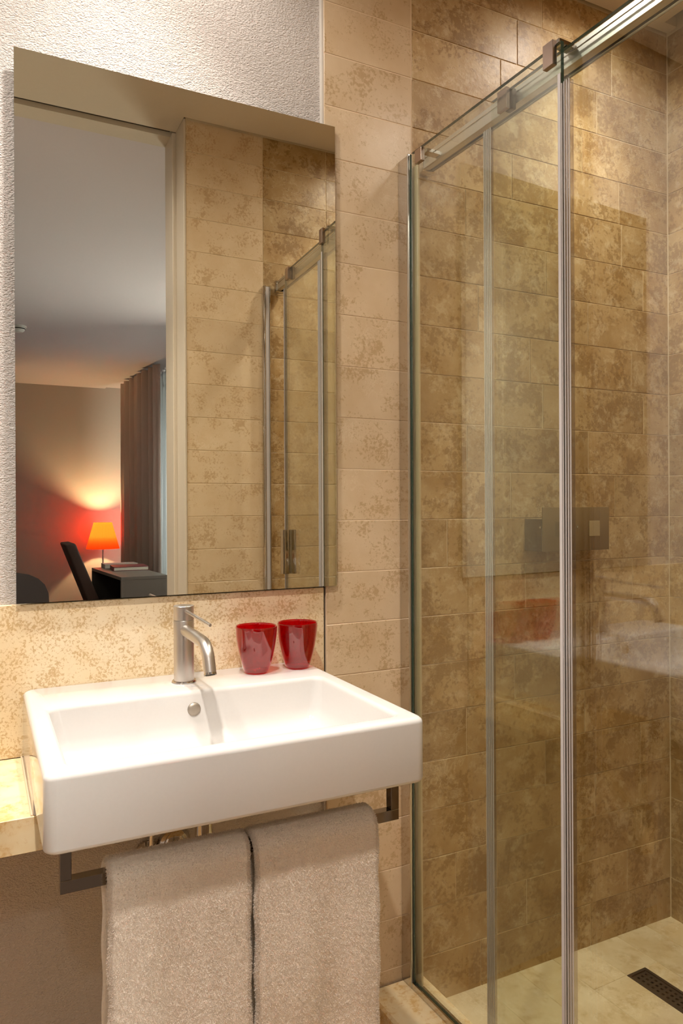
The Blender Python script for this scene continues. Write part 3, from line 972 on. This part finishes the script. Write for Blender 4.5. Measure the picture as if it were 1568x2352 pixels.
# ------------------------------------------------------------------ towels
def towel(name, x0, x1, label, seed):
    r = np.random.default_rng(seed)
    t = thing(name, label, 'towel', ((x0 + x1) / 2, 1.149, BZ + 0.02), 'beige towels on the bar')
    yc = (BY0 + BY1) / 2
    zt_ = BZ + 0.021
    R_ = 0.0300
    path = []
    zb = Z(-1.02)
    nf = 70
    for i in range(nf):
        path.append((yc - R_, zb + (zt_ - 0.012 - zb) * i / (nf - 1)))
    for k in range(1, 12):
        a = math.radians(180 - 180 * k / 12)
        path.append((yc + R_ * math.cos(a), zt_ - 0.012 + 0.021 * math.sin(a)))
    for i in range(30):
        path.append((yc + R_, zt_ - 0.012 - (zt_ - 0.012 - (zb + 0.03)) * i / 29))
    nx = 60
    ph = r.uniform(0, 6.28, 4)
    V, N = [], []
    th_ = 0.010
    def fold(x, z):
        d = max(0.0, min(1.0, (zt_ - 0.03 - z) / 0.25))
        u = (x - x0) / (x1 - x0)
        return d * (0.0048 * math.sin(u * 9.5 + ph[0]) + 0.003 * math.sin(u * 17 + ph[1] + z * 4) + 0.002 * math.sin(z * 19 + ph[2]))
    def pt(i, j, side):
        y, z = path[i]
        y0_, z0_ = path[max(i - 1, 0)]
        y1_, z1_ = path[min(i + 1, len(path) - 1)]
        ty, tz = y1_ - y0_, z1_ - z0_
        l = math.hypot(ty, tz)
        ny, nz = -tz / l, ty / l           # outward
        u = j / nx
        x = x0 + (x1 - x0) * u + 0.0012 * math.sin(z * 60 + ph[3])
        ed = min(u, 1 - u) * (x1 - x0)
        rnd = min(1.0, ed / 0.009)
        half = th_ / 2 * math.sqrt(max(0.0, 1 - (1 - rnd) ** 2)) if rnd < 1 else th_ / 2
        o = fold(x, z)
        return (x, y + ny * half * side - abs(0) + o * (-1 if ny < 0 else 0.3), z + nz * half * side), (0, ny * side, nz * side)
    idx = {}
    faces = []
    for s in (1, -1):
        for i in range(len(path)):
            for j in range(nx + 1):
                p, n = pt(i, j, s)
                idx[(s, i, j)] = len(V)
                V.append(p); N.append(n)
        for i in range(len(path) - 1):
            for j in range(nx):
                q = (idx[(s, i, j)], idx[(s, i, j + 1)], idx[(s, i + 1, j + 1)], idx[(s, i + 1, j)])
                faces.append(q if s < 0 else q[::-1])
    for i in (0, len(path) - 1):
        for j in range(nx):
            faces.append((idx[(1, i, j)], idx[(1, i, j + 1)], idx[(-1, i, j + 1)], idx[(-1, i, j)]))
    me = bpy.data.meshes.new('towel_cloth')
    me.from_pydata(V, [], faces)
    bm = bmesh.new(); bm.from_mesh(me)
    bmesh.ops.remove_doubles(bm, verts=bm.verts[:], dist=0.0004)
    bmesh.ops.recalc_face_normals(bm, faces=bm.faces[:])
    bm.to_mesh(me); bm.free()
    for p in me.polygons:
        p.use_smooth = True
    o = link('towel_cloth', me, 'towel', t)
    # terry loops: short tapering fibres over the visible outside
    nfib = 60000
    V = np.array(V); N = np.array(N)
    rows = nf + 8
    ii = r.uniform(14, rows - 1, nfib)
    # a share of the fibres goes to the side edges so the silhouette is fuzzy
    jj = r.uniform(0, nx, nfib)
    ne = nfib // 7
    jj[:ne] = np.where(r.random(ne) < 0.5, r.uniform(0, 2.0, ne), r.uniform(nx - 2.0, nx, ne))
    i0 = ii.astype(int); j0 = np.minimum(jj.astype(int), nx - 1)
    fi, fj = ii - i0, jj - j0
    W = nx + 1
    def g(a, b): return V[a * W + b]
    P = (g(i0, j0) * ((1 - fi) * (1 - fj))[:, None] + g(i0 + 1, j0) * (fi * (1 - fj))[:, None] + g(i0, j0 + 1) * ((1 - fi) * fj)[:, None] + g(i0 + 1, j0 + 1) * (fi * fj)[:, None])
    Nn = N[i0 * W + j0]
    side = np.zeros_like(P); side[:ne, 0] = np.where(jj[:ne] < nx / 2, -1.2, 1.2)
    d = Nn + side + r.normal(0, 0.65, P.shape)
    d[:, 2] += 0.12
    d /= np.linalg.norm(d, axis=1)[:, None]
    ln = r.uniform(0.0013, 0.0030, nfib)[:, None]
    q = np.cross(d, r.normal(0, 1, P.shape)); q /= np.linalg.norm(q, axis=1)[:, None]
    wd = 0.00042
    a = P - q * wd - d * 0.0006; b = P + q * wd - d * 0.0006
    c = P + d * ln + q * wd * 0.6 ; e_ = P + d * ln - q * wd * 0.6
    verts = np.stack([a, b, c, e_], 1).reshape(-1, 3)
    fm = bpy.data.meshes.new('terry_pile')
    fm.vertices.add(len(verts)); fm.vertices.foreach_set('co', verts.ravel())
    fm.loops.add(nfib * 4); fm.loops.foreach_set('vertex_index', np.arange(nfib * 4))
    fm.polygons.add(nfib); fm.polygons.foreach_set('loop_start', np.arange(nfib) * 4)
    fm.update(); fm.validate()
    p = link('terry_pile', fm, 'terry', t)
    p['kind'] = 'stuff'
    shift_children(t)
towel('hand_towel', 0.1675, 0.3885, 'beige terry towel hanging on the left half of the bar', 3)
towel('hand_towel', 0.3945, 0.622, 'beige terry towel hanging on the right half of the bar', 5)

# ------------------------------------------------------------------ control box in the shower
cb = thing('shower_control', 'bronzed metal control box with two square buttons on the shower wall', 'shower control', (1.5, YW, Z(-0.08)))
box('housing', 1.377, 1.618, 1.549, YW - 0.0012, Z(-0.124), Z(-0.035), 'dimmed_chrome', cb, 0.001)
fp = box('face_plate', 1.3765, 1.6225, 1.5445, 1.5488, Z(-0.1245), Z(-0.003), 'control', cb, 0.0012, 2, True)
box('button', 1.422, 1.472, 1.5425, 1.5443, Z(-0.085), Z(-0.042), 'control_dark', fp, 0.0006)
box('button', 1.545, 1.585, 1.5425, 1.5443, Z(-0.085), Z(-0.042), 'control_light', fp, 0.0006)
for x in (1.3735, 1.5):
    bm = bmesh.new()
    bmesh.ops.create_uvsphere(bm, u_segments=12, v_segments=8, radius=0.0035)
    bmesh.ops.translate(bm, verts=bm.verts[:], vec=(x, 1.552 if x < 1.4 else 1.5425, Z(-0.058)))
    finish(bm, 'screw', 'chrome', cb, True)
shift_children(cb)

# ------------------------------------------------------------------ ceiling downlights (above the frame)
def downlight(xy, label, zc):
    t = thing('downlight', label, 'downlight', (xy[0], xy[1], zc), 'ceiling downlights')
    lathe('trim_ring', [(0.030, 0.0), (0.042, -0.0005), (0.043, -0.004), (0.031, -0.006), (0.030, 0.0)], (0, 0, 0), 'chrome', t)
    lathe('lens', [(0.0, -0.0012), (0.0298, -0.0012), (0.0298, -0.0002), (0.0, -0.0002)], (0, 0, 0), 'lens', t)
for _n, _l in (('basin', 'round ceiling downlight over the wash basin'), ('basin_left', 'round ceiling downlight over the stone shelf'), ('shower', 'round ceiling downlight at the mirror end of the shower'),
               ('shower_far', 'round ceiling downlight at the door end of the shower'), ('door', 'round ceiling downlight just inside the bathroom doorway'),
               ('hall_fill', 'added fill light, shaped as a round ceiling downlight in the bedroom')):
    downlight(DOWNLIGHTS[_n][0], _l, H + 1.50 if _n == 'hall_fill' else CEIL)

# ------------------------------------------------------------------ the bedroom (seen in the mirror)
MY = 2 * 1.6095
def ry(yv):         # distance in the mirror image -> real position
    return MY - yv
CB = H + 1.50
YF = ry(9.53)
XBL, XBR = -3.2, 2.15
struct(box('floor_bedroom', XBL, XBR, YF, YB, -0.10, 0.0, 'bed_floor'))
struct(box('ceiling_bedroom', XBL, 1.425, YF, YB - 0.004, CB, CB + 0.2, 'bed_ceil'))
struct(box('ceiling_bedroom_edge', 1.4252, XBR, YF, YB - 0.004, CB + 0.015, CB + 0.2, 'bed_ceil'))
struct(box('wall_bedroom_far', XBL - 0.1, XBR + 0.1, YF - 0.15, YF, 0.0, CB + 0.2, 'bed_wall'))
struct(box('wall_bedroom_left', XBL - 0.15, XBL, YF, YB, 0.0, CB + 0.2, 'bed_wall'))
struct(box('wall_bedroom_near', XBL, XL - 0.1, YB, YB + 0.15, 0.0, CB + 0.2, 'bed_wall'))
# window wall with its opening
WY0, WY1, WZ0, WZ1 = -5.5, -1.6, 0.25, 2.55
bm = bmesh.new()
add_box(bm, XBR, XBR + 0.2, YF, WY0, 0, CB + 0.2)
add_box(bm, XBR, XBR + 0.2, WY1, YB, 0, CB + 0.2)
add_box(bm, XBR, XBR + 0.2, WY0, WY1, 0, WZ0)
add_box(bm, XBR, XBR + 0.2, WY0, WY1, WZ1, CB + 0.2)
struct(finish(bm, 'wall_bedroom_window', 'bed_wall'))
wn = struct(thing('window_1', 'x', 'x', (XBR + 0.1, WY0, WZ0)))
del wn['label'], wn['category']
for y in (WY0, (WY0 + WY1) / 2 - 0.03, WY1 - 0.06):
    box('window_frame', XBR + 0.08, XBR + 0.13, y, y + 0.06, WZ0, WZ1, 'white_paint', wn)
for z in (WZ0, WZ1 - 0.06):
    box('window_frame', XBR + 0.08, XBR + 0.13, WY0 + 0.061, WY1 - 0.061, z, z + 0.06, 'white_paint', wn)
for y0, y1 in ((WY0 + 0.06, (WY0 + WY1) / 2 - 0.03), ((WY0 + WY1) / 2 + 0.03, WY1 - 0.06)):
    box('pane', XBR + 0.10, XBR + 0.106, y0, y1, WZ0 + 0.06, WZ1 - 0.06, 'glass', wn)
shift_children(wn)

def drape(name, pts, amp, wl, z0, z1, mat, label, cat, ph=0.0, th=0.0):
    n = 260
    P = [Vector((x, y, 0)) for x, y in pts]
    L = [0]
    for a, b in zip(P[:-1], P[1:]):
        L.append(L[-1] + (b - a).length)
    bm = bmesh.new()
    top, bot = [], []
    for i in range(n + 1):
        s = L[-1] * i / n
        k = max(q for q in range(len(L)) if L[q] <= s + 1e-9)
        k = min(k, len(P) - 2)
        f = (s - L[k]) / (L[k + 1] - L[k])
        p = P[k].lerp(P[k + 1], f)
        d = (P[k + 1] - P[k]).normalized()
        nn = Vector((-d.y, d.x, 0))
        o = amp * (math.sin(2 * math.pi * s / wl + ph) + 0.45 * math.sin(2 * math.pi * s / wl * 1.73 + 1 + ph))
        p = p + nn * o
        top.append(bm.verts.new((p.x, p.y, z1)))
        q = p + nn * o * 0.15
        bot.append(bm.verts.new((q.x, q.y, z0)))
    for i in range(n):
        bm.faces.new((bot[i], bot[i + 1], top[i + 1], top[i]))
    o = finish(bm, name, mat, None, True, 180)
    sm = o.modifiers.new('thickness', 'SOLIDIFY')
    sm.thickness = 0.004
    return tag(o, label, cat)
drape('curtain', [(1.575, ry(9.05)), (1.63, ry(8.2)), (1.675, ry(7.62))], 0.040, 0.19, 0.02, CB - 0.008, 'curtain', 'heavy taupe bedroom curtain beside the lamp, in the mirror', 'curtain', 0.6)
drape('sheer_curtain', [(1.84, ry(8.75)), (1.84, ry(5.8))], 0.025, 0.13, 0.02, CB - 0.008, 'sheer', 'pale sheer curtain over the bedroom window, in the mirror', 'curtain', 0.2)

# lamp
LX, LY = 1.345, ry(9.22)
lp = thing('floor_lamp', 'lit lamp with a red pleated shade on a thin pole, in the mirror', 'lamp', (LX, LY, 0))
lathe('lamp_base', [(0, 0), (0.14, 0), (0.14, 0.012), (0.012, 0.022), (0, 0.022)], (0, 0, 0), 'steel', lp)
lathe('pole', [(0, 0.022), (0.008, 0.022), (0.008, Z(-0.42)), (0, Z(-0.42))], (0, 0, 0), 'steel', lp, 16)
zb_, zt2 = Z(-0.487), Z(-0.170)
bm = bmesh.new()
n = 96
lo, hi = [], []
for i in range(n):
    a = 2 * math.pi * i / n
    k = 1 + 0.012 * math.cos(24 * a)
    lo.append(bm.verts.new((0.193 * k * math.cos(a), 0.193 * k * math.sin(a), zb_)))
    hi.append(bm.verts.new((0.106 * k * math.cos(a), 0.106 * k * math.sin(a), zt2)))
for i in range(n):
    j = (i + 1) % n
    bm.faces.new((lo[i], lo[j], hi[j], hi[i]))
sh = finish(bm, 'lamp_shade', 'shade', lp, True, 180)
bl = lathe('bulb', [(0, 0), (0.012, 0.003), (0.03, 0.04), (0.026, 0.06), (0, 0.072)], (0, 0, Z(-0.36)), 'bulb', lp, 20)
pl = bpy.data.lights.new('lamp_light', 'POINT')
pl.energy = 55
pl.color = (1.0, 0.72, 0.38)
pl.shadow_soft_size = 0.03
plo = bpy.data.objects.new('lamp_light', pl)
C.objects.link(plo)
plo.location = (LX, LY, Z(-0.275))

# desk
dk = thing('desk', 'grey desk with an open dark side and books on top, in the mirror', 'desk', (1.2, ry(6.8), 0), None, math.radians(-4))
zd = Z(-0.57)
dx0, dx1, dy0, dy1 = -0.19, 0.20, -0.58, 0.57
box('desk_top', dx0, dx1, dy0, dy1, zd - 0.028, zd, 'desk', dk, 0.002)
box('end_panel', dx0, dx1, dy1 - 0.03, dy1, 0.0, zd - 0.0282, 'desk', dk, 0.002)
box('end_panel', dx0, dx1, dy0, dy0 + 0.03, 0.0, zd - 0.0282, 'desk_dark', dk, 0.002)
box('back_panel', dx1 - 0.02, dx1, dy0 + 0.031, dy1 - 0.031, 0.05, zd - 0.0284, 'desk_dark', dk)
def book(x0, x1, y0, y1, z0, z1, cover, label, rz):
    t = thing('book', label, 'book', ((x0 + x1) / 2, (y0 + y1) / 2, z0), 'books on the desk', rz)
    w_, l_ = (x1 - x0) / 2, (y1 - y0) / 2
    h_ = z1 - z0
    bm = bmesh.new()
    add_box(bm, -w_, w_, -l_, l_, 0, 0.004)
    add_box(bm, -w_, w_, -l_, l_, h_ - 0.004, h_)
    add_box(bm, -w_, -w_ + 0.004, -l_, l_, 0.004, h_ - 0.004)
    finish(bm, 'cover', cover, t)
    box('pages', -w_ + 0.0042, w_ - 0.004, -l_ + 0.004, l_ - 0.004, 0.0042, h_ - 0.0042, 'paper', t)
book(1.10, 1.41, ry(7.15), ry(6.85), zd + 0.0003, zd + 0.036, 'book_red', 'dark red book lying flat on the desk, in the mirror', 0.05)
book(1.06, 1.37, ry(7.36), ry(7.19), zd + 0.0003, zd + 0.042, 'book_grey', 'pale grey book behind the red one on the desk, in the mirror', -0.05)

# dining-type chair beside the desk
ch = thing('desk_chair', 'dark brown upholstered chair with a tall leaning back, in the mirror', 'chair', (0.93, ry(6.85), 0), None, 0.0)
bm = bmesh.new()
vs = []
zt3, zs_ = Z(-0.305), 0.44
xt, xb = -0.245, -0.06
pr = [(xt - 0.03, zt3), (xt + 0.055, zt3 + 0.006), (xb + 0.10, zs_), (xb, zs_)]
y0_, y1_ = -0.23, 0.23
a_ = [bm.verts.new((x, y0_, z)) for x, z in pr]
b_ = [bm.verts.new((x, y1_, z)) for x, z in pr]
for i in range(4):
    j = (i + 1) % 4
    bm.faces.new((a_[i], a_[j], b_[j], b_[i]))
bm.faces.new(a_[::-1]); bm.faces.new(b_)
bmesh.ops.bevel(bm, geom=bm.edges[:], offset=0.016, segments=3, affect='EDGES', profile=0.5)
finish(bm, 'backrest', 'dark_fabric', ch, True, 60)
box('seat', -0.05, 0.40, -0.23, 0.23, 0.38, 0.47, 'dark_fabric', ch, 0.02, 3, True)
for x in (-0.03, 0.36):
    for y in (-0.21, 0.17):
        box('leg', x, x + 0.035, y, y + 0.035, 0, 0.379, 'desk_dark', ch)
# armchair
ac = thing('armchair', 'charcoal armchair with a rounded back, at the mirror edge', 'armchair', (0.06, ry(5.6), 0), None, 0.0)
bm = bmesh.new()
prof = [(-0.36, 0.30), (-0.36, 0.70)]
for k in range(13):
    a = math.radians(180 - 15 * k)
    prof.append((0.36 * (abs(math.cos(a)) ** 0.62) * (1 if math.cos(a) > 0 else -1), 0.62 + 0.27 * (abs(math.sin(a)) ** 0.62)))
prof += [(0.36, 0.30)]
pp = []
for p in prof:
    if not pp or (Vector(p) - Vector(pp[-1])).length > 0.004:
        pp.append(p)
a_ = [bm.verts.new((x, 0.12, z)) for x, z in pp]
b_ = [bm.verts.new((x * 1.03, 0.26, z + 0.01)) for x, z in pp]
for i in range(len(pp)):
    j = (i + 1) % len(pp)
    bm.faces.new((a_[i], a_[j], b_[j], b_[i]))
bm.faces.new(a_[::-1]); bm.faces.new(b_)
finish(bm, 'backrest', 'grey_fabric', ac, True, 50)
box('seat', -0.27, 0.27, -0.36, 0.119, 0.22, 0.46, 'grey_fabric', ac, 0.03, 3, True)
for x in (-0.36, 0.272):
    box('armrest', x, x + 0.088, -0.36, 0.119, 0.16, 0.62, 'grey_fabric', ac, 0.03, 3, True)
for x in (-0.33, 0.29):
    for y in (-0.34, 0.19):
        box('leg', x, x + 0.04, y, y + 0.04, 0, 0.16 if y < 0 else 0.299, 'desk_dark', ac)

# smoke detector on the bedroom ceiling
sd = thing('smoke_detector', 'small white smoke detector on the bedroom ceiling, in the mirror', 'smoke detector', (0.30, ry(6.56), CB))
lathe('detector_base', [(0, 0), (0.062, 0), (0.062, -0.012), (0, -0.012)], (0, 0, -0.0004), 'white_plastic', sd, 32)
lathe('detector_head', [(0, -0.0125), (0.05, -0.0125), (0.046, -0.036), (0.03, -0.05), (0, -0.052)], (0, 0, -0.0004), 'white_plastic', sd, 32)
lathe('vent_ring', [(0.0495, -0.020), (0.0505, -0.020), (0.0495, -0.027), (0.0485, -0.027), (0.0495, -0.020)], (0, 0, -0.0004), 'black', sd, 32)
